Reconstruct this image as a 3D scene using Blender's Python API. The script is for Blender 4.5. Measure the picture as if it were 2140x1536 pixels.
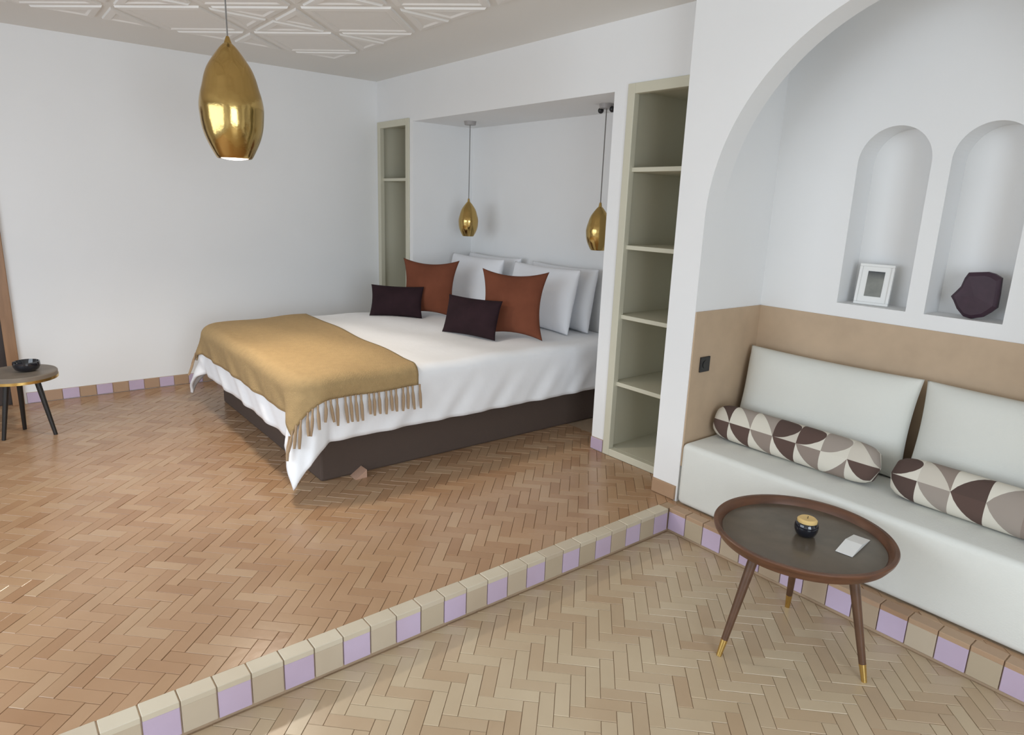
import bpy, bmesh, math, random
from mathutils import Vector, Matrix
random.seed(7)
for o in list(bpy.data.objects): bpy.data.objects.remove(o)
SC = bpy.context.scene
COL = SC.collection

# ------------------------------------------------------------------ camera
W, H = 2140, 1536
F_PX = 1386.06
CAM = Vector((5.7064, -2.9639, 1.5))
FWD = Vector((-0.75465902, 0.61186672, -0.23687315))
RGT = Vector((0.62275021, 0.78163693, 0.03501264))
UPV = Vector((-0.20657187, 0.1210902, 0.97090948))
cd = bpy.data.cameras.new('camera'); cam = bpy.data.objects.new('camera', cd); COL.objects.link(cam)
cd.sensor_width = 36.0; cd.lens = 36.0 * F_PX / W; cd.clip_start = 0.02; cd.clip_end = 60
cam.matrix_world = Matrix(((RGT.x, UPV.x, -FWD.x, CAM.x), (RGT.y, UPV.y, -FWD.y, CAM.y), (RGT.z, UPV.z, -FWD.z, CAM.z), (0, 0, 0, 1)))
SC.camera = cam

def project(P):
    d = Vector(P) - CAM; z = d.dot(FWD)
    if z < 0.05: return None
    return (W/2 + F_PX*d.dot(RGT)/z, H/2 - F_PX*d.dot(UPV)/z)

# ------------------------------------------------------------------ world, daylight openings, exposure
wd = bpy.data.worlds.new('world'); SC.world = wd; wd.use_nodes = True
wd.node_tree.nodes['Background'].inputs[0].default_value = (0.80, 0.88, 1.0, 1)
wd.node_tree.nodes['Background'].inputs[1].default_value = 1.0
def area(name, loc, rot, sx, sy, power, col):
    l = bpy.data.lights.new(name, 'AREA'); l.shape = 'RECTANGLE'; l.size = sx; l.size_y = sy
    l.energy = power; l.color = col
    o = bpy.data.objects.new(name, l); COL.objects.link(o); o.location = loc; o.rotation_euler = rot
    return o
# added area lights acting as daylight, at an invented unseen door and window
area('added_daylight_door', (7.90, -2.9, 1.20), (0, math.radians(66), 0), 2.0, 2.2, 170, (0.81, 0.905, 1.0))
area('added_daylight_window', (3.1, -4.85, 1.35), (math.radians(60), 0, 0), 3.2, 1.9, 125, (0.81, 0.905, 1.0))
SC.view_settings.view_transform = 'Standard'; SC.view_settings.look = 'None'
SC.view_settings.exposure = -0.74; SC.view_settings.gamma = 1.0; SC.view_settings.use_curve_mapping = False

# ------------------------------------------------------------------ materials
def nm(name):
    m = bpy.data.materials.new(name); m.use_nodes = True
    nt = m.node_tree; b = nt.nodes['Principled BSDF']
    return m, nt, b
def mat(name, col, rough=0.6, metal=0.0, bump=0.0, bscale=60.0, var=0.0, vscale=6.0, coat=0.0, spec=None, emit=None, estr=0, stretch=None):
    m, nt, b = nm(name); N = nt.nodes.new; L = nt.links.new
    b.inputs['Base Color'].default_value = (*col, 1); b.inputs['Roughness'].default_value = rough
    b.inputs['Metallic'].default_value = metal
    if spec is not None: b.inputs['Specular IOR Level'].default_value = spec
    if coat: b.inputs['Coat Weight'].default_value = coat; b.inputs['Coat Roughness'].default_value = 0.08
    if emit: b.inputs['Emission Color'].default_value = (*emit, 1); b.inputs['Emission Strength'].default_value = estr
    tc = N('ShaderNodeTexCoord'); src = tc.outputs['Object']
    if stretch:
        mp = N('ShaderNodeMapping'); mp.inputs['Scale'].default_value = stretch; L(src, mp.inputs[0]); src = mp.outputs[0]
    if var:
        n = N('ShaderNodeTexNoise'); n.inputs['Scale'].default_value = vscale; n.inputs['Detail'].default_value = 5
        L(src, n.inputs['Vector'])
        r = N('ShaderNodeValToRGB'); r.color_ramp.elements[0].position = .3; r.color_ramp.elements[1].position = .7
        r.color_ramp.elements[0].color = (*[c*(1-var) for c in col], 1); r.color_ramp.elements[1].color = (*[min(1, c*(1+var)) for c in col], 1)
        L(n.outputs[0], r.inputs[0]); L(r.outputs[0], b.inputs['Base Color'])
    if bump:
        n2 = N('ShaderNodeTexNoise'); n2.inputs['Scale'].default_value = bscale; n2.inputs['Detail'].default_value = 4
        L(src, n2.inputs['Vector'])
        bp = N('ShaderNodeBump'); bp.inputs['Strength'].default_value = bump; bp.inputs['Distance'].default_value = 0.01
        L(n2.outputs[0], bp.inputs['Height']); L(bp.outputs[0], b.inputs['Normal'])
    return m
def tone_mat(name, cols, rough, island, bump=0.12):
    """fired clay pieces, each piece its own tone"""
    m, nt, b = nm(name); N = nt.nodes.new; L = nt.links.new
    if island: g = N('ShaderNodeNewGeometry'); rnd = g.outputs['Random Per Island']
    else: g = N('ShaderNodeObjectInfo'); rnd = g.outputs['Random']
    r = N('ShaderNodeValToRGB'); cr = r.color_ramp; n = len(cols)
    while len(cr.elements) < n: cr.elements.new(0.5)
    for i, c in enumerate(cols): cr.elements[i].position = i/(n-1); cr.elements[i].color = (*c, 1)
    L(rnd, r.inputs[0])
    g2 = N('ShaderNodeNewGeometry')
    no = N('ShaderNodeTexNoise'); no.inputs['Scale'].default_value = 2.2; no.inputs['Detail'].default_value = 6; L(g2.outputs['Position'], no.inputs['Vector'])
    mx = N('ShaderNodeMix'); mx.data_type = 'RGBA'; mx.blend_type = 'MULTIPLY'; mx.inputs[0].default_value = 1
    r2 = N('ShaderNodeValToRGB'); r2.color_ramp.elements[0].position = .3; r2.color_ramp.elements[1].position = .72
    r2.color_ramp.elements[0].color = (.86, .82, .78, 1); r2.color_ramp.elements[1].color = (1, 1, 1, 1)
    L(no.outputs[0], r2.inputs[0]); L(r.outputs[0], mx.inputs[6]); L(r2.outputs[0], mx.inputs[7]); L(mx.outputs[2], b.inputs['Base Color'])
    b.inputs['Roughness'].default_value = rough
    n3 = N('ShaderNodeTexNoise'); n3.inputs['Scale'].default_value = 25; n3.inputs['Detail'].default_value = 3; L(g2.outputs['Position'], n3.inputs['Vector'])
    bp = N('ShaderNodeBump'); bp.inputs['Strength'].default_value = bump; bp.inputs['Distance'].default_value = .004
    L(n3.outputs[0], bp.inputs['Height']); L(bp.outputs[0], b.inputs['Normal'])
    return m
M = {}
M['plaster'] = mat('white_plaster', (.83, .83, .825), .75, bump=.05, bscale=9, var=.012, vscale=2)
M['ceil'] = mat('ceiling_paint', (.80, .785, .75), .8, bump=.03, bscale=12)
M['ceil_panel'] = mat('ceiling_panel_paint', (.83, .815, .785), .7, bump=.04, bscale=40)
M['beige'] = mat('beige_tadelakt', (.50, .37, .25), .6, bump=.06, bscale=14, var=.06, vscale=9)
M['mortar'] = mat('sand_mortar', (.42, .30, .195), .85, bump=.2, bscale=80, var=.1)
UPC = [(.37, .215, .118), (.42, .258, .148), (.46, .295, .175), (.385, .23, .128), (.48, .325, .20), (.43, .268, .152)]
LOC = [(.47, .35, .23), (.53, .415, .28), (.58, .475, .33), (.48, .35, .225), (.56, .455, .31), (.52, .41, .28)]
M['brick_u'] = tone_mat('terracotta_brick', UPC, .24, False); M['brick_us'] = tone_mat('terracotta_brick_field', UPC, .24, True)
M['brick_l'] = tone_mat('pale_terracotta_brick', LOC, .34, False); M['brick_ls'] = tone_mat('pale_terracotta_brick_field', LOC, .34, True)
M['lilac'] = tone_mat('lilac_glaze', [(.53, .43, .58), (.58, .48, .64), (.55, .45, .60)], .3, False, .2)
M['cream'] = tone_mat('cream_glaze', [(.47, .39, .28), (.56, .48, .37), (.44, .34, .24)], .4, False, .2)
M['nose'] = tone_mat('pale_nosing', [(.60, .53, .41), (.64, .58, .46), (.55, .47, .36)], .5, False, .2)
M['clay'] = tone_mat('brown_clay_tile', [(.44, .29, .19), (.50, .35, .23), (.40, .25, .155)], .4, False, .2)
M['olive'] = mat('beige_cabinet_paint', (.60, .575, .455), .5, bump=.02, bscale=30)
M['brass'] = mat('polished_brass', (.50, .345, .125), .17, 1.0, bump=.12, bscale=28)
M['brass_tip'] = mat('brass_tip', (.70, .50, .18), .25, 1.0)
M['cord'] = mat('grey_cord', (.20, .19, .18), .6)
M['black'] = mat('black_plastic', (.012, .012, .013), .35)
M['canopy'] = mat('grey_canopy', (.35, .33, .32), .45)
M['bulb'] = mat('lit_bulb', (1, .95, .88), .5, emit=(1.0, .90, .78), estr=9)
M['linen'] = mat('white_linen', (.88, .885, .90), .85, bump=.12, bscale=22, var=.02)
M['pillow_w'] = mat('white_cotton', (.84, .85, .88), .85, bump=.15, bscale=14)
M['topcloth'] = mat('cream_duvet_top', (.80, .76, .70), .85, bump=.12, bscale=20)
M['throw'] = mat('ochre_wool', (.375, .255, .118), .95, bump=.35, bscale=160, var=.06, vscale=30)
M['fringe'] = mat('ochre_fringe', (.37, .255, .155), .95)
M['bedbase'] = mat('dark_brown_fabric', (.085, .058, .045), .8, bump=.1, bscale=120)
M['rust'] = mat('rust_velvet', (.165, .055, .03), .95, spec=.15, bump=.12, bscale=40, var=.12, vscale=7)
M['plum'] = mat('dark_plum_velvet', (.020, .009, .012), .9, spec=.2, bump=.12, bscale=40, var=.2, vscale=10)
M['sofa'] = mat('off_white_upholstery', (.73, .735, .69), .9, bump=.12, bscale=150, var=.015)
M['cush'] = mat('off_white_cushion', (.70, .70, .645), .9, bump=.1, bscale=130)
M['walnut'] = mat('walnut_wood', (.115, .048, .024), .35, bump=.05, bscale=60, var=.3, vscale=8, stretch=(1, 1, 6))
M['tray'] = mat('smoked_tray_surface', (.115, .092, .068), .22, var=.12, vscale=12, bump=.02)
M['legwood'] = mat('dark_leg_wood', (.10, .048, .025), .4, var=.2, vscale=20)
M['blackwood'] = mat('black_stained_wood', (.014, .012, .011), .4)
M['greywood'] = mat('grey_brown_table_top', (.20, .165, .13), .45, var=.2, vscale=9)
M['doorwood'] = mat('brown_door_wood', (.30, .165, .085), .45, bump=.06, bscale=30, var=.2, vscale=5, stretch=(4, 4, .5))
M['doordark'] = mat('dark_door_leaf', (.035, .018, .012), .4, bump=.06, bscale=30, var=.3, vscale=5, stretch=(4, 4, .5))
M['frame_w'] = mat('white_frame', (.80, .80, .78), .45)
M['paper'] = mat('white_paper', (.82, .82, .80), .7)
M['wax'] = mat('yellow_wax', (.72, .50, .20), .5)
M['glass_k'] = mat('black_glass', (.010, .011, .016), .07, coat=.5)
M['ornament'] = mat('plum_ceramic', (.040, .017, .030), .55, var=.15, vscale=25)
M['wedge'] = mat('pinkish_wood', (.50, .31, .22), .6)
M['winframe'] = mat('window_frame_paint', (.10, .075, .055), .5)

def picture_mat():
    m, nt, b = nm('grey_photo_print'); N = nt.nodes.new; L = nt.links.new
    tc = N('ShaderNodeTexCoord'); n = N('ShaderNodeTexNoise'); n.inputs['Scale'].default_value = 22; n.inputs['Detail'].default_value = 4
    sp = N('ShaderNodeSeparateXYZ'); L(tc.outputs['Object'], sp.inputs[0]); L(tc.outputs['Object'], n.inputs[0])
    mr = N('ShaderNodeMapRange'); mr.inputs[1].default_value = .125; mr.inputs[2].default_value = .165; L(sp.outputs[2], mr.inputs[0])
    r = N('ShaderNodeValToRGB'); r.color_ramp.elements[0].color = (.07, .07, .055, 1); r.color_ramp.elements[1].color = (.24, .24, .20, 1)
    L(n.outputs[0], r.inputs[0])
    mx = N('ShaderNodeMix'); mx.data_type = 'RGBA'; mx.inputs[7].default_value = (.008, .008, .008, 1)
    L(mr.outputs[0], mx.inputs[0]); L(r.outputs[0], mx.inputs[6]); L(mx.outputs[2], b.inputs['Base Color'])
    b.inputs['Roughness'].default_value = .3
    return m
M['picture'] = picture_mat()
def pattern_mat(name, nu, nv, seed):
    """printed fabric: a grid of cream, taupe, grey and brown half circles, triangles and blocks"""
    m, nt, b = nm(name); N = nt.nodes.new; L = nt.links.new
    def mth(op, a, c=None):
        n = N('ShaderNodeMath'); n.operation = op
        for k, v in enumerate((a, c)):
            if v is None: continue
            if isinstance(v, (int, float)): n.inputs[k].default_value = v
            else: L(v, n.inputs[k])
        return n.outputs[0]
    uv = N('ShaderNodeTexCoord'); s = N('ShaderNodeSeparateXYZ'); L(uv.outputs['UV'], s.inputs[0])
    U = mth('MULTIPLY', s.outputs[0], nu); V = mth('MULTIPLY', s.outputs[1], nv)
    iu, iv = mth('FLOOR', U), mth('FLOOR', V); fu, fv = mth('FRACT', U), mth('FRACT', V)
    def rnd(off):
        c = N('ShaderNodeCombineXYZ'); L(iu, c.inputs[0]); L(iv, c.inputs[1]); c.inputs[2].default_value = off + seed
        w = N('ShaderNodeTexWhiteNoise'); L(c.outputs[0], w.inputs[0]); return w.outputs[0]
    tri = mth('GREATER_THAN', fu, fv)
    fu2 = mth('POWER', fu, 2); fv2 = mth('POWER', mth('SUBTRACT', fv, .5), 2)
    circ = mth('LESS_THAN', mth('ADD', fu2, mth('MULTIPLY', fv2, 4.0)), 1.0)
    tri2 = mth('GREATER_THAN', mth('ADD', fu, fv), 1.0)
    sel = rnd(.3)
    s1 = mth('GREATER_THAN', sel, .33); s2 = mth('GREATER_THAN', sel, .66)
    mA = N('ShaderNodeMix'); L(s1, mA.inputs[0]); L(tri, mA.inputs[2]); L(circ, mA.inputs[3])
    mB = N('ShaderNodeMix'); L(s2, mB.inputs[0]); L(mA.outputs[0], mB.inputs[2]); L(tri2, mB.inputs[3])
    def pick(off, cols):
        r = N('ShaderNodeValToRGB'); r.color_ramp.interpolation = 'CONSTANT'; cr = r.color_ramp
        while len(cr.elements) < len(cols): cr.elements.new(.5)
        for i, c in enumerate(cols): cr.elements[i].position = i/len(cols); cr.elements[i].color = (*c, 1)
        L(rnd(off), r.inputs[0]); return r.outputs[0]
    dark = pick(5.1, [(.085, .052, .042), (.27, .215, .18), (.10, .06, .048), (.33, .28, .24)])
    light = pick(9.7, [(.66, .62, .53), (.58, .53, .45), (.68, .64, .55)])
    mc = N('ShaderNodeMix'); mc.data_type = 'RGBA'; L(mB.outputs[0], mc.inputs[0]); L(light, mc.inputs[6]); L(dark, mc.inputs[7])
    L(mc.outputs[2], b.inputs['Base Color']); b.inputs['Roughness'].default_value = .9
    return m
M['pat_a'] = pattern_mat('geometric_print_a', 7, 4, 0.0); M['pat_b'] = pattern_mat('geometric_print_b', 7, 4, 3.7)

# ------------------------------------------------------------------ mesh helpers
def link(name, me, material=None, parent=None, loc=None, smooth=False):
    o = bpy.data.objects.new(name, me); COL.objects.link(o)
    if material is not None and not me.materials: me.materials.append(material)
    if smooth:
        for p in me.polygons: p.use_smooth = True
    if parent: o.parent = parent
    if loc is not None: o.location = loc
    return o
def mesh(name, v, f):
    me = bpy.data.meshes.new(name); me.from_pydata([tuple(p) for p in v], [], f); me.update(); return me
class MB:
    def __init__(s): s.v = []; s.f = []
    def box(s, x0, x1, y0, y1, z0, z1):
        n = len(s.v)
        s.v += [(x0, y0, z0), (x1, y0, z0), (x1, y1, z0), (x0, y1, z0), (x0, y0, z1), (x1, y0, z1), (x1, y1, z1), (x0, y1, z1)]
        s.f += [tuple(n+i for i in q) for q in ((0, 3, 2, 1), (4, 5, 6, 7), (0, 1, 5, 4), (1, 2, 6, 5), (2, 3, 7, 6), (3, 0, 4, 7))]
        return s
    def quad(s, *p):
        n = len(s.v); s.v += list(p); s.f.append(tuple(range(n, n+len(p)))); return s
    def tube(s, a, b, ra, rb, n=16):
        a, b = Vector(a), Vector(b); d = (b-a).normalized()
        u = d.orthogonal().normalized(); w = d.cross(u); k = len(s.v)
        for c, r in ((a, ra), (b, rb)):
            for i in range(n):
                t = 2*math.pi*i/n; s.v.append(tuple(c + u*r*math.cos(t) + w*r*math.sin(t)))
        for i in range(n): s.f.append((k+i, k+(i+1) % n, k+n+(i+1) % n, k+n+i))
        s.f.append(tuple(range(k+n-1, k-1, -1))); s.f.append(tuple(range(k+n, k+2*n))); return s
    def lathe(s, prof, n=48, c=(0, 0)):
        k = len(s.v)
        for r, z in prof:
            for i in range(n):
                t = 2*math.pi*i/n; s.v.append((c[0]+r*math.cos(t), c[1]+r*math.sin(t), z))
        for j in range(len(prof)-1):
            for i in range(n): s.f.append((k+j*n+i, k+j*n+(i+1) % n, k+(j+1)*n+(i+1) % n, k+(j+1)*n+i))
        return s
    def build(s, name, material, parent=None, loc=None, smooth=False, bevel=0, seg=2):
        me = mesh(name, s.v, s.f)
        bm = bmesh.new(); bm.from_mesh(me)
        if bevel:
            bmesh.ops.bevel(bm, geom=[e for e in bm.edges], offset=bevel, segments=seg, affect='EDGES', profile=.5)
        bmesh.ops.recalc_face_normals(bm, faces=bm.faces); bm.to_mesh(me); bm.free()
        o = link(name, me, material, parent, loc, smooth)
        if smooth: autosmooth(o)
        return o
def autosmooth(o, ang=40):
    me = o.data; lim = math.cos(math.radians(ang))
    bm = bmesh.new(); bm.from_mesh(me)
    for e in bm.edges:
        if len(e.link_faces) == 2 and e.link_faces[0].normal.dot(e.link_faces[1].normal) < lim: e.smooth = False
    bm.to_mesh(me); bm.free()
def tag(o, label, cat, group=None):
    o['label'] = label; o['category'] = cat
    if group: o['group'] = group
    return o
def empty(name, loc, label, cat, group=None, rz=0):
    o = bpy.data.objects.new(name, None); COL.objects.link(o); o.location = loc; o.rotation_euler = (0, 0, rz); o.empty_display_size = .1
    return tag(o, label, cat, group)
def struct(o, label=None):
    o['kind'] = 'structure'
    if label: o['label'] = label
    return o
def box(name, a, b, material, parent=None, bevel=0):
    """box given by two corners; origin at the centre of its underside"""
    c = Vector(((a[0]+b[0])/2, (a[1]+b[1])/2, min(a[2], b[2])))
    return MB().box(a[0]-c.x, b[0]-c.x, a[1]-c.y, b[1]-c.y, a[2]-c.z, b[2]-c.z).build(name, material, parent, c, bevel=bevel)

# ------------------------------------------------------------------ the room: levels measured from the upper floor (z = 0)
HC = 2.5242           # ceiling
ZL = -0.13            # lower floor
XS = 3.755            # edge of the step
YB = -0.29            # riser in front of the bench
YC = -0.1956          # face of the arched wall
YR = 0.39             # back wall of the bench recess
XN1, XN2, HN, YN = 0.633, 2.8915, 2.151, 0.6125   # bed alcove
HW = 2.18             # wardrobe tops
XW1, XW2 = 3.0, 3.5588
YE, XE = -5.0, 8.0    # far ends of the room behind the camera

# wall with the door and skirting
w = MB(); DY0, DY1, DH = -3.72, -2.815, 2.08
w.box(-.15, 0, DY1, .8, -.2, HC); w.box(-.15, 0, YE-.15, DY0, -.2, HC); w.box(-.15, 0, DY0, DY1, DH, HC)
struct(w.build('wall_left', M['plaster']), 'plain white plaster wall')
# wall with alcove and two wardrobe recesses
w = MB()
w.box(0, XE+.15, .70, .82, -.2, HC)                        # far back
w.box(0, .02, 0, .70, -.2, HC); w.box(.58, XN1, 0, .70, -.2, HC)
w.box(XN2, XW1, 0, .70, -.2, HC)
w.box(.02, .58, 0, .70, HW, HC); w.box(XN1, XN2, 0, .70, HN, HC); w.box(XW1, XW2, 0, .70, HW, HC)
w.box(XN1, XN2, YN, .70, -.2, HN)
struct(w.build('wall_back', M['plaster']), 'white plaster wall with the bed alcove')
# arched wall of the bench recess
AXC, AZC, AR, AY2 = 4.65, 1.467, .925, -.055
AX0, AX1 = AXC-AR, AXC+AR
w = MB()
w.box(XW2, AX0, YC, .70, -.2, HC); w.box(AX1, XE, YC, .70, -.2, HC)
n = 64
def az(x): return AZC + math.sqrt(max(0, AR*AR-(x-AXC)**2))
xs = [AXC - AR*math.cos(math.pi*i/n) for i in range(n+1)]
for a, b in zip(xs[:-1], xs[1:]):
    za, zb = az(a), az(b)
    for y, fl in ((YC, 0), (AY2, 1)):
        w.quad((a, y, za), (b, y, zb), (b, y, HC), (a, y, HC))
    w.quad((a, YC, za), (b, YC, zb), (b, AY2, zb), (a, AY2, za))
struct(w.build('wall_arch', M['plaster']), 'white plaster wall with a round arch')
# recess back wall with two little arched niches
def arched_holes(x0, x1, z0, z1, y, depth, holes):
    w = MB(); cur = x0
    for (hx0, hx1, zs, zsp) in holes:
        w.quad((cur, y, z0), (hx0, y, z0), (hx0, y, z1), (cur, y, z1))
        r = (hx1-hx0)/2; xc = (hx0+hx1)/2; k = 32
        px = [xc - r*math.cos(math.pi*i/k) for i in range(k+1)]
        top = lambda x: zsp + math.sqrt(max(0, r*r-(x-xc)**2))
        yb = y+depth
        for a, b in zip(px[:-1], px[1:]):
            w.quad((a, y, top(a)), (b, y, top(b)), (b, y, z1), (a, y, z1))
            w.quad((a, y, z0), (b, y, z0), (b, y, zs), (a, y, zs))
            w.quad((a, y, top(a)), (b, y, top(b)), (b, yb, top(b)), (a, yb, top(a)))
            w.quad((a, yb, zs), (b, yb, zs), (b, yb, top(b)), (a, yb, top(a)))
        w.quad((hx0, y, zs), (hx1, y, zs), (hx1, yb, zs), (hx0, yb, zs))
        w.quad((hx0, y, zs), (hx0, yb, zs), (hx0, yb, zsp), (hx0, y, zsp))
        w.quad((hx1, y, zs), (hx1, yb, zs), (hx1, yb, zsp), (hx1, y, zsp))
        cur = hx1
    w.quad((cur, y, z0), (x1, y, z0), (x1, y, z1), (cur, y, z1))
    return w
w = arched_holes(AX0, AX1, -.2, HC, YR, .17, [(4.14, 4.462, 1.085, 1.755), (4.540, 4.845, 1.085, 1.758)])
struct(w.build('wall_recess', M['plaster']), 'white recess wall with two arched niches')
# beige dado inside the recess
w = MB(); w.box(AX0, AX1, YR-.008, YR, .2, 1.017); w.box(AX0, AX0+.008, YC+.004, YR, .2, 1.017); w.box(AX1-.008, AX1, YC+.004, YR, .2, 1.017)
struct(w.build('trim_1', M['beige']), 'beige dado lining the bench recess')
# ceiling with its decorative panels
o = MB().box(-.15, XE+.15, YE-.15, .82, HC, HC+.12).build('ceiling', M['ceil']); ceiling = struct(o)
CS = .78; CX0, CY0 = .65, -.65
def plate(poly, name):
    """stepped raised panel hanging just below the ceiling"""
    c = Vector((sum(p[0] for p in poly)/len(poly), sum(p[1] for p in poly)/len(poly)))
    v = []; f = []; n = len(poly)
    rings = [(0.020, 0.0), (0.024, .011), (.060, .014), (.072, .007), (.10, .007)]
    def inset(d):
        out = []
        for i in range(n):
            p0, p1, p2 = Vector(poly[i-1]), Vector(poly[i]), Vector(poly[(i+1) % n])
            e1 = (p1-p0).normalized(); e2 = (p2-p1).normalized()
            n1 = Vector((-e1.y, e1.x)); n2 = Vector((-e2.y, e2.x))
            if n1.dot(c-p1) < 0: n1 = -n1
            if n2.dot(c-p1) < 0: n2 = -n2
            bis = (n1+n2).normalized(); out.append(p1 + bis*(d/max(.2, bis.dot(n1))))
        return out
    for d, dz in rings:
        for q in inset(d): v.append((q.x-c.x, q.y-c.y, -dz))
    for k in range(len(rings)-1):
        for i in range(n): f.append((k*n+i, k*n+(i+1) % n, (k+1)*n+(i+1) % n, (k+1)*n+i))
    f.append(tuple(range((len(rings)-1)*n, len(rings)*n)))
    me = mesh(name, v, f); bm = bmesh.new(); bm.from_mesh(me); bmesh.ops.recalc_face_normals(bm, faces=bm.faces)
    bm.to_mesh(me); bm.free()
    return me, c
pl = {}
h = CS/2
shapes = {'dia': [(0, -h), (h, 0), (0, h), (-h, 0)], 't0': [(-h, -h), (0, -h), (-h, 0)], 't1': [(h, -h), (h, 0), (0, -h)], 't2': [(h, h), (0, h), (h, 0)], 't3': [(-h, h), (-h, 0), (0, h)]}
for k, poly in shapes.items():
    pl[k] = plate(poly, 'ceiling_panel'); pl[k][0].materials.append(M['ceil_panel'])
for i in range(6):
    for j in range(5):
        cx, cy = CX0+CS*(i+.5), CY0-CS*(j+.5)
        for k in shapes:
            me, c = pl[k]; link('ceiling_panel', me, None, ceiling, (cx+c.x, cy+c.y, HC))
# far walls behind the camera with openings invented to let daylight in
w = MB()
w.box(-.15, 1.4, YE-.15, YE, -.2, HC); w.box(4.8, XE+.15, YE-.15, YE, -.2, HC); w.box(1.4, 4.8, YE-.15, YE, 2.35, HC); w.box(1.4, 4.8, YE-.15, YE, -.2, .3)
struct(w.build('wall_front', M['plaster']), 'white plaster wall with a wide added window opening')
w = MB()
w.box(XE, XE+.15, YE, -4.05, -.2, HC); w.box(XE, XE+.15, -1.75, .82, -.2, HC); w.box(XE, XE+.15, -4.05, -1.75, 2.3, HC)
struct(w.build('wall_right', M['plaster']), 'white plaster wall with an added door opening')
w = MB()
for x in (1.4, 2.51, 3.62, 4.74): w.box(x, x+.06, YE-.12, YE-.08, .3, 2.35)
for z in (.3, 2.29): w.box(1.4, 4.8, YE-.12, YE-.08, z, z+.06)
struct(w.build('added_window', M['winframe']), 'dark framed window out of view, added for daylight')  # unseen window frame, invented for the side daylight opening
w = MB()
for y in (-4.05, -2.93, -1.81): w.box(XE+.08, XE+.12, y, y+.06, ZL, 2.3)
for z in (ZL, 2.24): w.box(XE+.08, XE+.12, -4.05, -1.75, z, z+.06)
struct(w.build('added_door', M['winframe']), 'dark framed glazed door out of view, added for daylight')  # unseen glazed door frame, invented for the daylight behind the camera

# ------------------------------------------------------------------ floors: clay bricks in a herringbone laid across the room
BW = .052; BL = 3*BW; GAP = .0018
D1 = Vector((1, 1)).normalized(); D2 = Vector((-1, 1)).normalized()
def clip(poly, x0, x1, y0, y1):
    for ax, val, sgn in ((0, x0, 1), (0, x1, -1), (1, y0, 1), (1, y1, -1)):
        out = []
        for i in range(len(poly)):
            a, b = poly[i-1], poly[i]
            ia, ib = (a[ax]-val)*sgn >= 0, (b[ax]-val)*sgn >= 0
            if ia != ib:
                t = (val-a[ax])/(b[ax]-a[ax]); out.append((a[0]+t*(b[0]-a[0]), a[1]+t*(b[1]-a[1])))
            if ib: out.append(b)
        poly = out
        if len(poly) < 3: return []
    return poly
def parea(p): return abs(sum(p[i-1][0]*p[i][1]-p[i][0]*p[i-1][1] for i in range(len(p))))/2
TH = .012; CH = .0012
def brick_geo(poly, c, v, f, z=0):
    """brick with a chamfered top; poly counter-clockwise around c"""
    n = len(poly); k = len(v)
    if sum((poly[i-1][0]*poly[i][1]-poly[i][0]*poly[i-1][1]) for i in range(n)) < 0: poly = poly[::-1]
    cc = (sum(p[0] for p in poly)/n, sum(p[1] for p in poly)/n)
    for zz, s in ((-TH, 0), (-CH, 0), (0, CH)):
        for p in poly:
            d = Vector((cc[0]-p[0], cc[1]-p[1])); l = d.length
            q = Vector(p) + (d/l*min(s*1.6, l*.4) if l > 1e-6 else Vector((0, 0)))
            v.append((q.x-c[0], q.y-c[1], zz+z))
    for r in range(2):
        for i in range(n): f.append((k+r*n+i, k+r*n+(i+1) % n, k+(r+1)*n+(i+1) % n, k+(r+1)*n+i))
    f.append(tuple(range(k+2*n, k+3*n)))
def lay(parent, rects, z, mat_one, mat_field, hidden):
    """the 300 bricks that show largest become parts; the rest are joined"""
    bricks = []
    for (x0, x1, y0, y1) in rects:
        cs = [(x0, y0), (x1, y0), (x0, y1), (x1, y1)]
        us = [Vector(c).dot(D1)/BW for c in cs]; vs = [Vector(c).dot(D2)/BW for c in cs]
        for i in range(int(min(us))-4, int(max(us))+4):
            for j in range(int(min(vs))-4, int(max(vs))+4):
                m6 = (i-j) % 6
                if m6 == 0: a, b, o = 3, 1, 0
                elif m6 == 5: a, b, o = 1, 3, 1
                else: continue
                u0, v0, u1, v1 = i*BW+GAP/2, j*BW+GAP/2, (i+a)*BW-GAP/2, (j+b)*BW-GAP/2
                poly = [tuple(D1*u+D2*v) for u, v in ((u0, v0), (u1, v0), (u1, v1), (u0, v1))]
                full = parea(poly); pc = clip(poly, x0, x1, y0, y1)
                if not pc or parea(pc) < full*.04: continue
                bricks.append((pc, o, parea(pc) > full*.999))
    scored = []
    for k, (p, o, fullb) in enumerate(bricks):
        c = (sum(q[0] for q in p)/len(p), sum(q[1] for q in p)/len(p))
        pr = [project((q[0], q[1], z)) for q in p]; s = 0
        if all(pr):
            m = project((c[0], c[1], z))
            if 0 < m[0] < W and 0 < m[1] < H and not hidden(c): s = parea(pr)
        scored.append((s, k))
    scored.sort(reverse=True); best = set(k for s, k in scored[:300] if s > 0)
    shared = {}
    v = []; f = []
    for k, (p, o, fullb) in enumerate(bricks):
        dz = random.uniform(-.0009, .0009)
        c = (sum(q[0] for q in p)/len(p), sum(q[1] for q in p)/len(p))
        if k in best:
            if fullb and o in shared: me = shared[o]
            else:
                vv = []; ff = []; brick_geo(p, c, vv, ff); me = mesh('brick', vv, ff); me.materials.append(mat_one)
                if fullb: shared[o] = me
            ob = link('brick', me, None, parent); ob.location = (c[0]-parent.location.x, c[1]-parent.location.y, z+dz-parent.location.z)
        else: brick_geo(p, (parent.location.x, parent.location.y), v, f, z+dz-parent.location.z)
    fo = link('brick_field', mesh('brick_field', v, f), mat_field, parent); fo['kind'] = 'stuff'
BED = (.66, 2.47, -1.65, .58)
NOSE = .052
fl = MB(); fl.box(0, XS-.001, YE, .70, -.2, -.004); fl.box(XS-.001, XE, YB+.001, .70, -.2, -.004)
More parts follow.
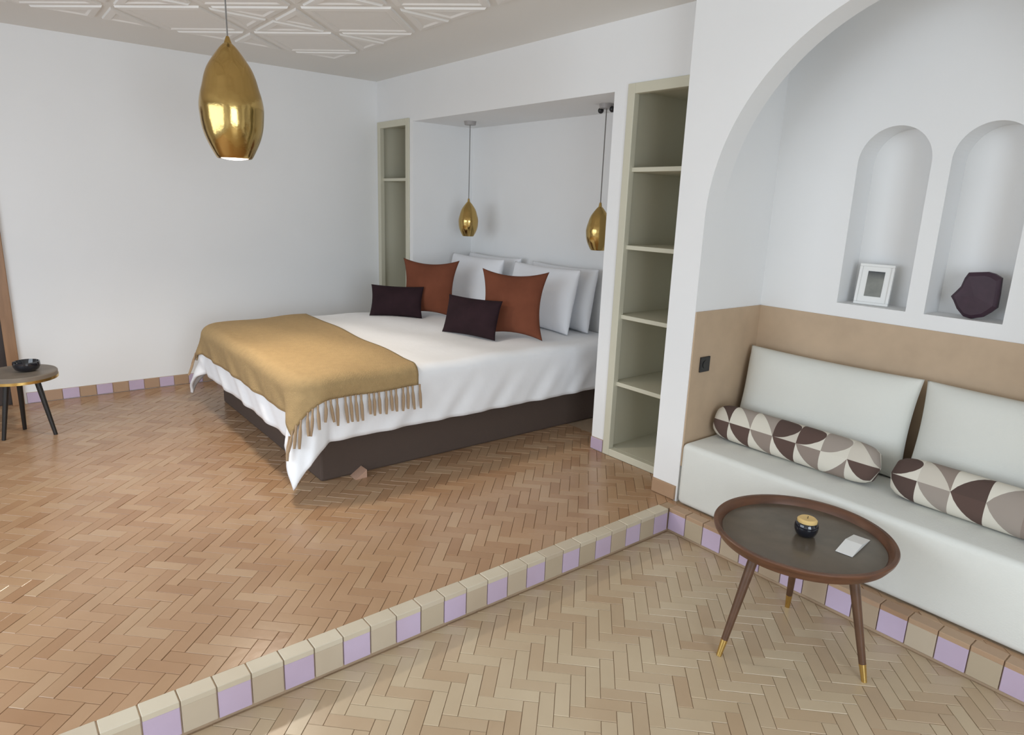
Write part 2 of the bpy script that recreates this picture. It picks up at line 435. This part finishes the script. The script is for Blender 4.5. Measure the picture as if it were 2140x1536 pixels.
floor_u = struct(fl.build('floor', M['mortar']), 'raised terracotta brick floor around the bed')
lay(floor_u, [(0.012, XS-NOSE, YE+.02, -.012), (XN1, XN2, -.012, .20), (XS-NOSE, 5.9, YB+.05, YC-.012)], 0, M['brick_u'], M['brick_us'],
    lambda c: BED[0] < c[0] < BED[1] and BED[2] < c[1] < BED[3])
fl = MB(); fl.box(XS, XE, YE, YB, -.3, ZL-.004)
floor_l = struct(fl.build('floor', M['mortar']), 'lower floor of paler terracotta bricks')
lay(floor_l, [(XS+.011, XE-.01, YE+.02, YB-.011)], ZL, M['brick_l'], M['brick_ls'], lambda c: False)

# ------------------------------------------------------------------ glazed tiles on the step and along the walls
P = .106; TG = .004
def tilebox(lx, ly, lz, material, bevel=.002):
    me = MB().box(-lx/2, lx/2, -ly/2, ly/2, -lz/2, lz/2)
    m = mesh('tile', me.v, me.f); bm = bmesh.new(); bm.from_mesh(m)
    bmesh.ops.bevel(bm, geom=list(bm.edges), offset=bevel, segments=1, affect='EDGES'); bm.to_mesh(m); bm.free()
    m.materials.append(material); return m
def put(name, me, parent, p):
    p = Vector(p) - parent.location; p += Vector((0, 0, random.uniform(-.001, .001)))
    return link(name, me, None, parent, p)
tz = ZL+.012+.050
# step between the floors
st = struct(MB().box(XS-NOSE, XS, YE, YB, -.15, -.018).build('trim_2', M['mortar']), 'step edge with lilac and cream tiles')
tl = tilebox(.012, P-TG, .098, M['lilac']); tcm = tilebox(.012, P-TG, .098, M['cream']); nz = tilebox(NOSE+.012, P-TG, .022, M['nose'])
y0 = -.363; k = 0; y = y0+P*0
for k in range(-44, 1):
    yy = y0 + P*k
    if yy < YE+.1: continue
    put('tile', tl if k % 2 == 0 else tcm, st, (XS+.004, yy, tz)); put('nosing_tile', nz, st, (XS-NOSE/2+.005, yy, -.010))
# step in front of the bench
st2 = struct(MB().box(XS, XE, YB, YB+.04, -.15, -.018).build('trim_3', M['mortar']), 'step edge with lilac tiles below the bench')
tl2 = tilebox(P-TG, .012, .098, M['lilac']); tc2 = tilebox(P-TG, .012, .098, M['cream']); cl2 = tilebox(P-TG, .012, .098, M['clay']); nz2 = tilebox(P-TG, .062, .022, M['clay'])
for k in range(0, 40):
    xx = 3.813 + .1055*k
    put('tile', tl2 if k % 2 == 0 else tc2, st2, (xx, YB-.004, tz)); put('nosing_tile', nz2, st2, (xx, YB+.022, -.010))
# skirting
SK = .08
def skirt(name, label, along, fixed, a, b, sgn, first=0):
    """row of square tiles at the foot of a wall; along = 'x' or 'y'"""
    if along == 'y': base = MB().box(min(fixed, fixed+sgn*.004), max(fixed, fixed+sgn*.004), a, b, 0, SK)
    else: base = MB().box(a, b, min(fixed, fixed+sgn*.004), max(fixed, fixed+sgn*.004), 0, SK)
    o = struct(base.build(name, M['mortar']), label)
    n = max(1, round((b-a)/P)); pt = (b-a)/n
    if along == 'y': ms = [tilebox(.009, pt-TG, SK-.004, M[c]) for c in ('lilac', 'clay')]
    else: ms = [tilebox(pt-TG, .009, SK-.004, M[c]) for c in ('lilac', 'clay')]
    for i in range(n):
        q = a+pt*(i+.5); me = ms[(i+first) % 2]
        put('tile', me, o, (fixed+sgn*.006, q, SK/2) if along == 'y' else (q, fixed+sgn*.006, SK/2))
skirt('baseboard_left', 'lilac and brown tile skirting of the plain wall', 'y', 0, -2.80, -.01, 1)
skirt('baseboard_alcove', 'lilac tile skirting between alcove and wardrobe', 'x', 0, XN2, XW1-.005, -1)
skirt('baseboard_pillar', 'brown and lilac tile skirting of the arch pillar', 'x', YC, XW2, 3.715, -1, 1)

# ------------------------------------------------------------------ door in the plain wall
d = struct(MB().box(-.02, .025, -.07, 0, 0, DH).build('door_1', M['doorwood'], None, (0, DY1, 0), bevel=.004), 'brown wooden door frame with a dark leaf')
MB().box(-.02, .025, 0, .07, 0, DH).build('door_jamb', M['doorwood'], d, (0, DY0-DY1, 0), bevel=.004)
MB().box(-.02, .025, DY0-DY1, 0, 0, .07).build('door_head', M['doorwood'], d, (0, 0, DH-.07), bevel=.004)
MB().box(-.09, -.02, DY0-DY1+.05, -.05, .0, DH-.05).build('door_leaf', M['doordark'], d)
MB().box(-.15, -.09, DY0-DY1, 0, -.1, DH).build('door_light_block', M['doordark'], d)  # added backing box that keeps outside light from leaking past the leaf
MB().box(-.15, .0, DY0-DY1, 0, -.1, 0).build('sill_light_block', M['doorwood'], d)  # added box closing the gap where outside light leaked under the door

# ------------------------------------------------------------------ open wardrobes
def wardrobe(x0, x1, shelves, label):
    cx = (x0+x1)/2; t = empty('open_wardrobe', (cx, 0, 0), label, 'wardrobe'); hw = (x1-x0)/2; D = .62; S = .052
    m = M['olive']
    box('stile', (-hw, -.012, 0), (-hw+S, .03, HW), m, t, .003); box('stile', (hw-S, -.012, 0), (hw, .03, HW), m, t, .003)
    box('top_rail', (-hw+S, -.012, HW-.055), (hw-S, .03, HW), m, t, .003); box('bottom_rail', (-hw+S, -.012, 0), (hw-S, .03, .045), m, t, .003)
    box('side_panel', (-hw, .03, .02), (-hw+.02, D, HW-.01), m, t); box('side_panel', (hw-.02, .03, .02), (hw, D, HW-.01), m, t)
    box('back_panel', (-hw+.02, D-.015, .02), (hw-.02, D, HW-.01), m, t)
    box('top_panel', (-hw+.02, .03, HW-.03), (hw-.02, D-.015, HW-.01), m, t); box('bottom_panel', (-hw+.02, .03, .02), (hw-.02, D-.015, .045), m, t)
    for z in shelves: box('shelf', (-hw+.02, .012, z-.025), (hw-.02, D-.015, z), m, t, .003)
wardrobe(.024, .578, [1.70, .62], 'narrow beige open wardrobe recess in the corner beyond the bed')
wardrobe(XW1+.002, XW2-.002, [1.735, 1.30, .89, .475], 'tall beige open wardrobe with four shelves beside the arch pillar')

# ------------------------------------------------------------------ bed
bed = empty('bed', (1.55, -.5, 0), 'double bed with a dark brown base and a white duvet in the alcove', 'bed')
def rel(o): o.location = Vector(o.location) - bed.location; return o
b0 = MB().box(.66, 2.46, -1.64, .56, 0, .32).build('bed_base', M['bedbase'], bed, bevel=.012); b0.location = -bed.location
b0 = MB().box(.69, 2.47, -1.70, .585, .32, .57).build('mattress', M['linen'], bed, bevel=.05, seg=4); b0.location = -bed.location
wv = mesh('foot_wedge', [(2.462, -1.475, 0), (2.535, -1.475, 0), (2.535, -1.405, 0), (2.462, -1.405, 0), (2.462, -1.405, .045), (2.535, -1.405, .045)], [(0, 3, 2, 1), (0, 1, 5, 4), (2, 3, 4, 5), (1, 2, 5), (0, 4, 3)])
b0 = link('foot_wedge', wv, M['wedge'], bed); b0.location = -bed.location; b0['label'] = 'small pinkish wooden wedge'

def drape(x1, x2, yf, yh, ztop, hx1, hx2, hf, rc, re, off, step, puff, fold, flare, yh_slant=0, cflare=.32):
    """cloth lying on the bed and hanging over its foot (yf) and its long sides (x1, x2); cloth corner drops at the corners"""
    def line(a, b): n = max(2, int(round((b-a)/step))); return [a+(b-a)*i/n for i in range(n+1)]
    X = line(x1-hx1, x2+hx2); Y = line(yf-hf, yh)
    V = []
    xi1, xi2, yi = x1+rc, x2-rc, yf+rc
    for j, y in enumerate(Y):
        for i, x in enumerate(X):
            yy = y + yh_slant*(x-x1)/(x2-x1)*max(0, (y-yf-.2)/(yh-yf-.2))
            a = x-xi2 if x > xi2 else (x-xi1 if x < xi1 else 0.)
            b = yy-yi if yy < yi else 0.
            Lg = math.hypot(a, b)
            bx, by = min(max(x, xi1), xi2), max(yy, yi)
            if Lg < 1e-9: ox = oy = 0; out = 0; dz = 0; hang = 0
            else:
                ox, oy = a/Lg, b/Lg; s = Lg-(rc-re)
                if s < 0: out, dz, hang = Lg, 0, 0
                elif s < re*math.pi/2: out, dz, hang = rc-re+re*math.sin(s/re), re-re*math.cos(s/re), 0
                else: hang = s-re*math.pi/2; out, dz = rc, re+hang
            per = (x*1.0 + yy*1.3)
            wob = fold*min(1, hang/.15)*(math.sin(per*17)+.6*math.sin(per*31+1.3)+.5*math.sin(per*7.3+.4))
            out += off + wob + flare*hang + 2.2*cflare*abs(ox*oy)*hang
            u = (bx-(x1+x2)/2)/((x2-x1)/2); t = (by-yf)/max(.01, (.6-yf))
            pz = puff*max(0, 1-u**4)*min(1, max(0, t*4)) + .004*math.sin(x*9+y*5)+.004*math.sin(y*13-x*4)
            z = ztop+off-dz+(pz if hang == 0 else pz*max(0, 1-hang/.1))
            V.append((bx+ox*out, by+oy*out, max(.022, z)))
    nX = len(X); F = []
    for j in range(len(Y)-1):
        for i in range(nX-1): F.append((j*nX+i, j*nX+i+1, (j+1)*nX+i+1, (j+1)*nX+i))
    return V, F, nX, len(Y)
V, F, nX, nY = drape(.665, 2.565, -1.785, .595, .595, .29, .30, .30, .16, .07, 0, .022, .02, .006, .02)
du = link('duvet', mesh('duvet', V, F), M['linen'], bed, -bed.location, True)
md = du.modifiers.new('solid', 'SOLIDIFY'); md.thickness = .018; md.offset = -1
# ochre throw with fringe
V, F, nX, nY = drape(.665, 2.565, -1.785, -1.0, .595, .06, .085, .17, .16, .07, .016, .018, .02, .006, .02, -.10)
thr = tag(link('throw_blanket', mesh('throw_blanket', V, F), M['throw'], None, None, True), 'ochre wool throw with tassel fringe across the foot of the bed', 'blanket')
md = thr.modifiers.new('solid', 'SOLIDIFY'); md.thickness = .008; md.offset = -1
def tassel_row(ids, n):
    """yarn tassels along one hanging edge of the throw, each just clear of the duvet behind it"""
    for k in range(n):
        q = Vector(V[ids[int(k*(len(ids)-1)/(n-1))]])
        bx, by = min(max(q.x, .665+.16), 2.565-.16), max(q.y, -1.785+.16)
        d = Vector((q.x-bx, q.y-by, 0)).normalized(); side = Vector((-d.y, d.x, 0))
        L = random.uniform(.105, .145); mb = MB(); p0 = q + d*.012 + Vector((0, 0, .006))
        lean = random.uniform(-.012, .012); prev = p0; r = .006; spread = .014 + .22*abs(d.x*d.y)*.3
        for i in range(1, 6):
            t = i/5; cur = p0 + d*spread*t + side*lean*t*t - Vector((0, 0, L*t)); cur.z = max(.03, cur.z)
            rn = .0045+.004*t if t < .35 else .006+.003*math.sin(t*3)
            mb.tube(prev, cur, r, rn, 7); prev = cur; r = rn
        mb.build('tassel', M['fringe'], thr, smooth=True)
near_ids = [j*nX+nX-1 for j in range(nY)]; far_ids = [j*nX for j in range(nY)]
tassel_row(near_ids, 24); tassel_row(far_ids, 16)
for o in thr.children: o['label'] = 'ochre yarn tassel'

def pillow_mesh(name, w, h, t, pinch=.08, n=26, power=2.2, seam=.0, creases=0.0, seed=0):
    rr = random.Random(seed); ph = [rr.uniform(0, 6) for _ in range(6)]
    v = []; f = []; N = n+1
    for side in (1, -1):
        for j in range(N):
            for i in range(N):
                a = -1+2*i/n; b = -1+2*j/n
                a = math.copysign(1-(1-abs(a))**1.3, a); b = math.copysign(1-(1-abs(b))**1.3, b)
                X = a*(1-pinch*(1-b*b)); Y = b*(1-pinch*(1-a*a))
                th = (max(0, 1-abs(a)**power)*max(0, 1-abs(b)**power))**.5
                th *= 1 + creases*(math.sin(a*7+b*2+ph[0])+math.sin(b*6-a*3+ph[1]))
                v.append((X*w/2, side*(t/2*th+seam), Y*h/2))
    for side in (0, 1):
        o = side*N*N
        for j in range(n):
            for i in range(n):
                q = (o+j*N+i, o+j*N+i+1, o+(j+1)*N+i+1, o+(j+1)*N+i)
                f.append(q if side else q[::-1])
    me = mesh(name, v, f); bm = bmesh.new(); bm.from_mesh(me)
    bmesh.ops.remove_doubles(bm, verts=bm.verts, dist=.0006)
    bmesh.ops.recalc_face_normals(bm, faces=bm.faces); bm.to_mesh(me); bm.free()
    return me
def stand(name, me, h, material, base, rz, lean, label, cat, group=None, roll=0):
    """stand a cushion on its lower edge at base, turned rz and leaning back by lean"""
    o = link(name, me, material, None, None, True)
    R = Matrix.Rotation(rz, 4, 'Z') @ Matrix.Rotation(-lean, 4, 'X') @ Matrix.Rotation(roll, 4, 'Y')
    o.matrix_world = Matrix.Translation(Vector(base)) @ R @ Matrix.Translation((0, 0, h/2))
    tag(o, label, cat, group); return o
ZB = .64
from mathutils.bvhtree import BVHTree
def tree(o, dg=None):
    mw = o.matrix_world
    return BVHTree.FromPolygons([mw @ v.co for v in o.data.vertices], [tuple(p.vertices) for p in o.data.polygons])
def settle(o, under):
    low = min((o.matrix_world @ v.co).z for v in o.data.vertices); best = None
    for v in o.data.vertices:
        p = o.matrix_world @ v.co
        if p.z > low+.12: continue
        h = under.ray_cast(Vector((p.x, p.y, p.z+.3)), Vector((0, 0, -1)))
        if h[0] is not None:
            g = p.z-h[0].z
            if best is None or g < best: best = g
    if best is not None: o.matrix_world = Matrix.Translation((0, 0, .0015-best)) @ o.matrix_world
def nestle(o, under, others, push):
    settle(o, under)
    for _ in range(60):
        t = tree(o)
        if not any(t.overlap(q) for q in others): break
        o.matrix_world = Matrix.Translation(Vector(push)*.006) @ o.matrix_world; settle(o, under)
    others.append(tree(o))
bpy.context.view_layer.update()
du_tree = BVHTree.FromPolygons([Vector(v.co) for v in du.data.vertices], [tuple(p.vertices) for p in du.data.polygons])
wall_tree = tree(MB().box(XN1-.2, XN2+.2, YN-.006, .8, .3, 2).build('temporary_block', None)); bpy.data.objects.remove(bpy.data.objects['temporary_block'])
on_bed = [wall_tree]
rr = math.radians
# white pillows on their long edge against the head wall
for k, (x, y, ln, rz) in enumerate(((1.10, .46, 9, 0), (1.98, .46, 9, 0), (1.10, .26, 12, 0), (1.97, .27, 12, 0))):
    me = pillow_mesh('pillow', .74, .47, .17, .05, 30, 2.6, creases=.05, seed=k)
    nestle(stand('pillow', me, .47, M['pillow_w'], (x, y, ZB-.005), rr(rz), rr(ln),
          ['white pillow upright against the alcove wall in the corner by the narrow wardrobe', 'white pillow upright against the alcove wall on the tall wardrobe side',
           'white pillow leaning behind the rust cushion by the narrow wardrobe', 'white pillow leaning behind the rust cushion by the tall wardrobe'][k], 'pillow', 'white pillows at the head of the bed'), du_tree, on_bed, (0, -1, 0))
me = pillow_mesh('rust_cushion', .47, .46, .13, .18, 28, 2.0, creases=.04, seed=11)
nestle(stand('rust_cushion', me, .46, M['rust'], (1.19, -.20, ZB), rr(40), rr(14), 'rust velvet cushion behind the plum lumbar cushion by the narrow wardrobe', 'cushion', 'rust cushions on the bed'), du_tree, on_bed, (.55, -.83, 0))
me = pillow_mesh('rust_cushion', .48, .47, .13, .18, 28, 2.0, creases=.04, seed=12)
nestle(stand('rust_cushion', me, .47, M['rust'], (2.205, -.165, ZB), rr(35), rr(14), 'rust velvet cushion beside the exposed white pillows', 'cushion', 'rust cushions on the bed'), du_tree, on_bed, (.55, -.83, 0))
me = pillow_mesh('lumbar_cushion', .43, .25, .11, .07, 24, 2.2, creases=.05, seed=13)
nestle(stand('lumbar_cushion', me, .25, M['plum'], (1.08, -.41, ZB), rr(44), rr(14), 'dark plum lumbar cushion on the side of the plain wall', 'cushion', 'plum lumbar cushions on the bed'), du_tree, on_bed, (.55, -.83, 0))
me = pillow_mesh('lumbar_cushion', .47, .27, .11, .07, 24, 2.2, creases=.05, seed=14)
nestle(stand('lumbar_cushion', me, .27, M['plum'], (2.03, -.385, ZB), rr(16), rr(16), 'dark plum lumbar cushion in front of the rust cushion by the white pillows', 'cushion', 'plum lumbar cushions on the bed'), du_tree, on_bed, (.55, -.83, 0))

# ------------------------------------------------------------------ pendant lamps
EGG = [(0, .03), (.05, .24), (.134, .47), (.218, .667), (.30, .788), (.387, .873), (.47, .955), (.555, 1.0), (.64, .985), (.72, .955), (.807, .88), (.89, .758), (.975, .60), (1.0, .54)]
def pendant(loc_top, h, r, ztop_ceiling, label, group=None, dots=False, lit=False):
    x, y, z = loc_top
    t = empty('pendant_lamp', (x, y, z-h), label, 'lamp', group)
    # smooth the profile
    prof = []
    for i in range(len(EGG)-1):
        p0, p1, p2, p3 = EGG[max(0, i-1)], EGG[i], EGG[i+1], EGG[min(len(EGG)-1, i+2)]
        for s in (0, .25, .5, .75):
            q = [.5*((2*p1[k])+(-p0[k]+p2[k])*s+(2*p0[k]-5*p1[k]+4*p2[k]-p3[k])*s*s+(-p0[k]+3*p1[k]-3*p2[k]+p3[k])*s**3) for k in (0, 1)]
            prof.append((q[1]*r, h-q[0]*h))
    prof.append((EGG[-1][1]*r, 0)); inner = [(max(.004, a-.004), b) for a, b in prof[::-1][:-6]]
    MB().lathe(prof+inner, 64).build('lamp_shade', M['brass'], t, smooth=True)
    MB().tube((0, 0, h-.012), (0, 0, h+.02), .012*(r/.12)+.004, .007, 16).build('cord_cap', M['brass'], t, smooth=True)
    MB().tube((0, 0, h+.015), (0, 0, ztop_ceiling-(z-h)-.015), .0035, .0035, 10).build('cord', M['cord'], t)
    c = MB().tube((0, 0, ztop_ceiling-(z-h)-.028), (0, 0, ztop_ceiling-(z-h)), .045, .05, 28).build('ceiling_canopy', M['canopy'], t)
    if dots:
        for s in (-1, 1):
            p = []
            for i in range(9): a = math.pi*i/8; p.append((.019*math.sin(a)+1e-4, -.019*math.cos(a)))
            o = MB().lathe(p, 16).build('canopy_knob', M['black'], c, (s*.050, .0, ztop_ceiling-(z-h)-.036), True); o['label'] = 'round black knob'
    ro = EGG[-1][1]*r
    if lit:
        p = [(ro*.93*math.cos(a), .012-.020*math.sin(a)) for a in [math.pi/2*i/8 for i in range(9)]]
        MB().lathe([(ro*.93, .03)]+p, 40).build('bulb', M['bulb'], t, smooth=True)
        l = bpy.data.lights.new('pendant_bulb_light', 'SPOT'); l.energy = 100; l.color = (1, .88, .73); l.spot_size = rr(150); l.spot_blend = .5; l.shadow_soft_size = ro*.9
        lo = bpy.data.objects.new('pendant_bulb_light', l); COL.objects.link(lo); lo.location = (x, y, z-h-.03)
    else:
        p = [(r*.34*math.sin(a)+1e-4, h*.24-r*.34*math.cos(a)) for a in [math.pi*i/10 for i in range(11)]]
        MB().lathe(p, 20).build('bulb', M['frame_w'], t, smooth=True)
pendant((2.06, -1.872, 2.235), .552, .152, HC, 'large egg shaped brass pendant lamp with a lit bulb', lit=True)
pendant((1.03, .30, 1.525), .287, .083, HN, 'small brass pendant on the narrow wardrobe side of the alcove', 'small brass pendants in the alcove')
pendant((2.545, .30, 1.520), .290, .085, HN, 'small brass pendant with two black canopy knobs beside the tall wardrobe', 'small brass pendants in the alcove', True)

# ------------------------------------------------------------------ built-in bench with its cushions
ZS = .335
bn = MB().box(AX0+.012-4.64, AX1-.012-4.64, YC-.02, YR-.012, 0, ZS).build('bench', M['sofa'], None, (4.64, 0, 0), True, bevel=.03, seg=4)
tag(bn, 'long off-white upholstered bench built into the arched recess', 'bench')
bpy.context.view_layer.update()
bn_tree = tree(bn)
bk = MB().box(3.0, AX0+.012, -1, 1, 0, 1.5).box(3.5, 6.0, YR-.010, 1, 0, 1.5).build('temporary_block', None); on_bench = [tree(bk)]; bpy.data.objects.remove(bk)
for k, (x, lab) in enumerate(((4.19, 'long off-white back cushion next to the black wall socket'), (5.07, 'long off-white back cushion on the side away from the wall socket'))):
    me = pillow_mesh('back_cushion', .868, .475, .20, .035, 34, 3.2, creases=.02, seed=30+k)
    nestle(stand('back_cushion', me, .475, M['cush'], (x, .235, ZS+.002), rr(0), rr(9), lab, 'cushion', 'back cushions on the bench', 0), bn_tree, on_bench, (0, -1, 0))
def bolster(name, L, r, hy, material, loc, rz, label, group):
    v = []; f = []; n = 28; k = 40; uv = []
    for i in range(k+1):
        t = -1+2*i/k; e = (1-abs(t)**12)**.5*.90+.10 if abs(t) < 1 else .07
        for j in range(n):
            a = 2*math.pi*j/n; ca, sa = math.cos(a), math.sin(a)
            X = math.copysign(abs(ca)**.8, ca)*hy*e; Z = math.copysign(abs(sa)**.8, sa)*r*e
            v.append((t*L/2, X, Z)); uv.append((i/k, j/n))
    for i in range(k):
        for j in range(n): f.append((i*n+j, i*n+(j+1) % n, (i+1)*n+(j+1) % n, (i+1)*n+j))
    f.append(tuple(range(n))); f.append(tuple(range(k*n+n-1, k*n-1, -1)))
    me = mesh(name, v, f); ul = me.uv_layers.new(name='UVMap')
    for p in me.polygons:
        js = [me.loops[l].vertex_index % n for l in p.loop_indices]
        wrap = max(js)-min(js) > n/2
        for l in p.loop_indices:
            vi = me.loops[l].vertex_index; a, b = uv[vi]
            if wrap and b < .5: b += 1
            ul.data[l].uv = (a, b)
    bm = bmesh.new(); bm.from_mesh(me); bmesh.ops.recalc_face_normals(bm, faces=bm.faces); bm.to_mesh(me); bm.free()
    o = link(name, me, material, None, loc, True); o.rotation_euler = (rr(-18), 0, rz); tag(o, label, 'cushion', group); bpy.context.view_layer.update(); nestle(o, bn_tree, on_bench, (0, -1, 0)); return o
bolster('lumbar_bolster', .85, .092, .068, M['pat_a'], (4.178, .045, ZS+.088), rr(0), 'long geometric patterned bolster at the foot of the cushion by the wall socket', 'patterned bolsters on the bench')
bolster('lumbar_bolster', .87, .092, .068, M['pat_b'], (5.085, .035, ZS+.088), rr(-1), 'long geometric patterned bolster at the foot of the cushion away from the socket', 'patterned bolsters on the bench')
# wall socket
so = empty('wall_socket', (AX0+.008, -.088, .70), 'black square wall socket on the beige dado', 'socket')
MB().box(0, .009, -.04, .04, 0, .08).build('plate', M['black'], so, bevel=.003)
MB().tube((.0085, 0, .04), (.0115, 0, .04), .022, .022, 24).build('socket_insert', M['black'], so)

# ------------------------------------------------------------------ framed photo and ornament in the niches
ZN = 1.085
ph = empty('photo_frame', (4.272, .462, ZN), 'small white framed dark photograph standing in the arched niche', 'photo frame')
ph.rotation_euler = (rr(-8), 0, rr(6))
fw, fh, fb = .158, .20, .013
box('frame_bar', (-fw/2, -.01, 0), (fw/2, .008, fb), M['frame_w'], ph, .002); box('frame_bar', (-fw/2, -.01, fh-fb), (fw/2, .008, fh), M['frame_w'], ph, .002)
box('frame_bar', (-fw/2, -.01, fb), (-fw/2+fb, .008, fh-fb), M['frame_w'], ph, .002); box('frame_bar', (fw/2-fb, -.01, fb), (fw/2, .008, fh-fb), M['frame_w'], ph, .002)
MB().box(-fw/2+.004, fw/2-.004, -.002, .006, .004, fh-.004).build('mount', M['paper'], ph)
MB().box(-.038, .038, -.0035, -.0015, .042, .165).build('photograph', M['picture'], ph)
OP = [(4.67, 1.292), (4.74, 1.301), (4.767, 1.295), (4.794, 1.28), (4.798, 1.215), (4.799, 1.153), (4.78, 1.131), (4.754, 1.106), (4.712, 1.093), (4.68, 1.099), (4.65, 1.129), (4.631, 1.163), (4.618, 1.181), (4.633, 1.203), (4.65, 1.229), (4.658, 1.266)]
oc = (4.712, 1.195); v = []; f = []; n = len(OP)
for y, s in ((.020, .86), (.010, 1.0), (-.012, 1.0), (-.024, .84)):
    for (a, b) in OP: v.append(((a-oc[0])*s, y, (b-oc[1])*s + (oc[1]-1.093)))
for r in range(3):
    for i in range(n): f.append((r*n+i, r*n+(i+1) % n, (r+1)*n+(i+1) % n, (r+1)*n+i))
v.append((0, -.030, oc[1]-1.093)); v.append((0, .020, oc[1]-1.093))
for i in range(n): f.append((3*n+i, 3*n+(i+1) % n, 4*n)); f.append(((i+1) % n, i, 4*n+1))
me = mesh('ornament', v, f); bm = bmesh.new(); bm.from_mesh(me); bmesh.ops.recalc_face_normals(bm, faces=bm.faces); bm.to_mesh(me); bm.free()
on = link('ornament', me, M['ornament'], None, (oc[0], .455, ZN+.001)); tag(on, 'dark plum faceted ornament with uneven outline standing in a niche', 'ornament')

# ------------------------------------------------------------------ coffee table
TX, TY, TZ, TR = 4.605, -.60, .325, .330
ct = empty('coffee_table', (TX, TY, ZL), 'round walnut tray table on three splayed brass tipped legs', 'table')
zt = TZ-ZL
MB().lathe([(.0001, zt-.050), (TR-.05, zt-.050), (TR-.02, zt-.042), (TR-.004, zt-.018), (TR, zt-.004), (TR-.003, zt), (TR-.016, zt), (TR-.022, zt-.006), (TR-.034, zt-.030), (.0001, zt-.030)], 96).build('tray_rim', M['walnut'], ct, smooth=True)
MB().lathe([(.0001, zt-.0285), (TR-.036, zt-.0285)], 96).build('tray_surface', M['tray'], ct)
for fx, fy in ((4.521, -.943), (4.506, -.423), (4.923, -.635)):
    a = Vector((fx-TX, fy-TY, 0)); dirv = Vector((a.x, a.y, 0)).normalized()
    top = Vector((a.x*.66, a.y*.66, zt-.05)); kn = a.lerp(top, .16)
    lg = MB().tube(top, kn, .019, .0125, 20).build('leg', M['legwood'], ct, smooth=True)
    o = MB().tube(kn, a, .0128, .0095, 20).build('leg_tip', M['brass_tip'], lg, smooth=True); o['label'] = 'brass leg tip'
    MB().tube(top+Vector((0, 0, .002)), top+Vector((0, 0, -.012)), .034, .030, 20).build('leg_mount', M['legwood'], lg, smooth=True)
zs = TZ-.0275
cn = empty('candle_jar', (4.605, -.575, zs), 'black glass jar with a yellow candle on the tray table', 'candle')
MB().lathe([(.0001, 0), (.026, 0), (.036, .008), (.043, .025), (.044, .040), (.040, .056), (.038, .058), (.0365, .056), (.040, .040), (.038, .022), (.0001, .012)], 40).build('jar', M['glass_k'], cn, smooth=True)
MB().lathe([(.0001, .030), (.037, .030), (.0365, .066), (.030, .072), (.0001, .070)], 40).build('wax', M['wax'], cn, smooth=True)
MB().tube((0, 0, .070), (.001, 0, .080), .0015, .0012, 8).build('wick', M['black'], cn)
pp = [(4.725, -.590), (4.795, -.618), (4.790, -.400), (4.728, -.425)]
nc = empty('folded_card', (4.757, -.505, zs), 'small folded white card lying on the tray table', 'card'); nc.rotation_euler = (0, 0, rr(6))
vv = [(-.03, -.095, .0005), (.03, -.095, .0005), (.03, .0, .0005), (-.03, .0, .0005), (-.03, -.095, .003), (.03, -.095, .003), (.03, 0, .016), (-.03, 0, .016)]
link('card_leaf', mesh('card_leaf', vv, [(0, 3, 2, 1), (4, 5, 6, 7), (0, 1, 5, 4), (1, 2, 6, 5), (2, 3, 7, 6), (3, 0, 4, 7)]), M['paper'], nc)
vv = [(-.03, .001, .0005), (.03, .001, .0005), (.03, .095, .0005), (-.03, .095, .0005), (-.03, .001, .016), (.03, .001, .016), (.03, .095, .002), (-.03, .095, .002)]
link('card_leaf', mesh('card_leaf', vv, [(0, 3, 2, 1), (4, 5, 6, 7), (0, 1, 5, 4), (1, 2, 6, 5), (2, 3, 7, 6), (3, 0, 4, 7)]), M['paper'], nc)

# ------------------------------------------------------------------ low table by the door
lt = empty('side_table', (.77, -2.84, 0), 'low round table with black legs in front of the brown door', 'table')
MB().lathe([(.0001, .375), (.185, .375), (.195, .380), (.195, .405), (.190, .41), (.0001, .41)], 64).build('table_top', M['greywood'], lt, smooth=True)
MB().lathe([(.182, .366), (.197, .366), (.1975, .383), (.182, .383), (.182, .366)], 64).build('rim_band', M['brass_tip'], lt, smooth=True)
for fx, fy in ((.807, -2.965), (.637, -2.851), (.852, -2.704)):
    a = Vector((fx-.77, fy+2.84, 0)); top = Vector((a.x*.55, a.y*.55, .376))
    MB().tube(top, a, .017, .011, 16).build('leg', M['blackwood'], lt, smooth=True)
bw = MB().lathe([(.0001, 0), (.04, 0), (.062, .012), (.072, .035), (.070, .058), (.064, .060), (.060, .050), (.052, .022), (.0001, .014)], 40).build('bowl', M['glass_k'], None, (.775, -2.80, .411), True)
tag(bw, 'small glossy black bowl on the low table by the door', 'bowl')
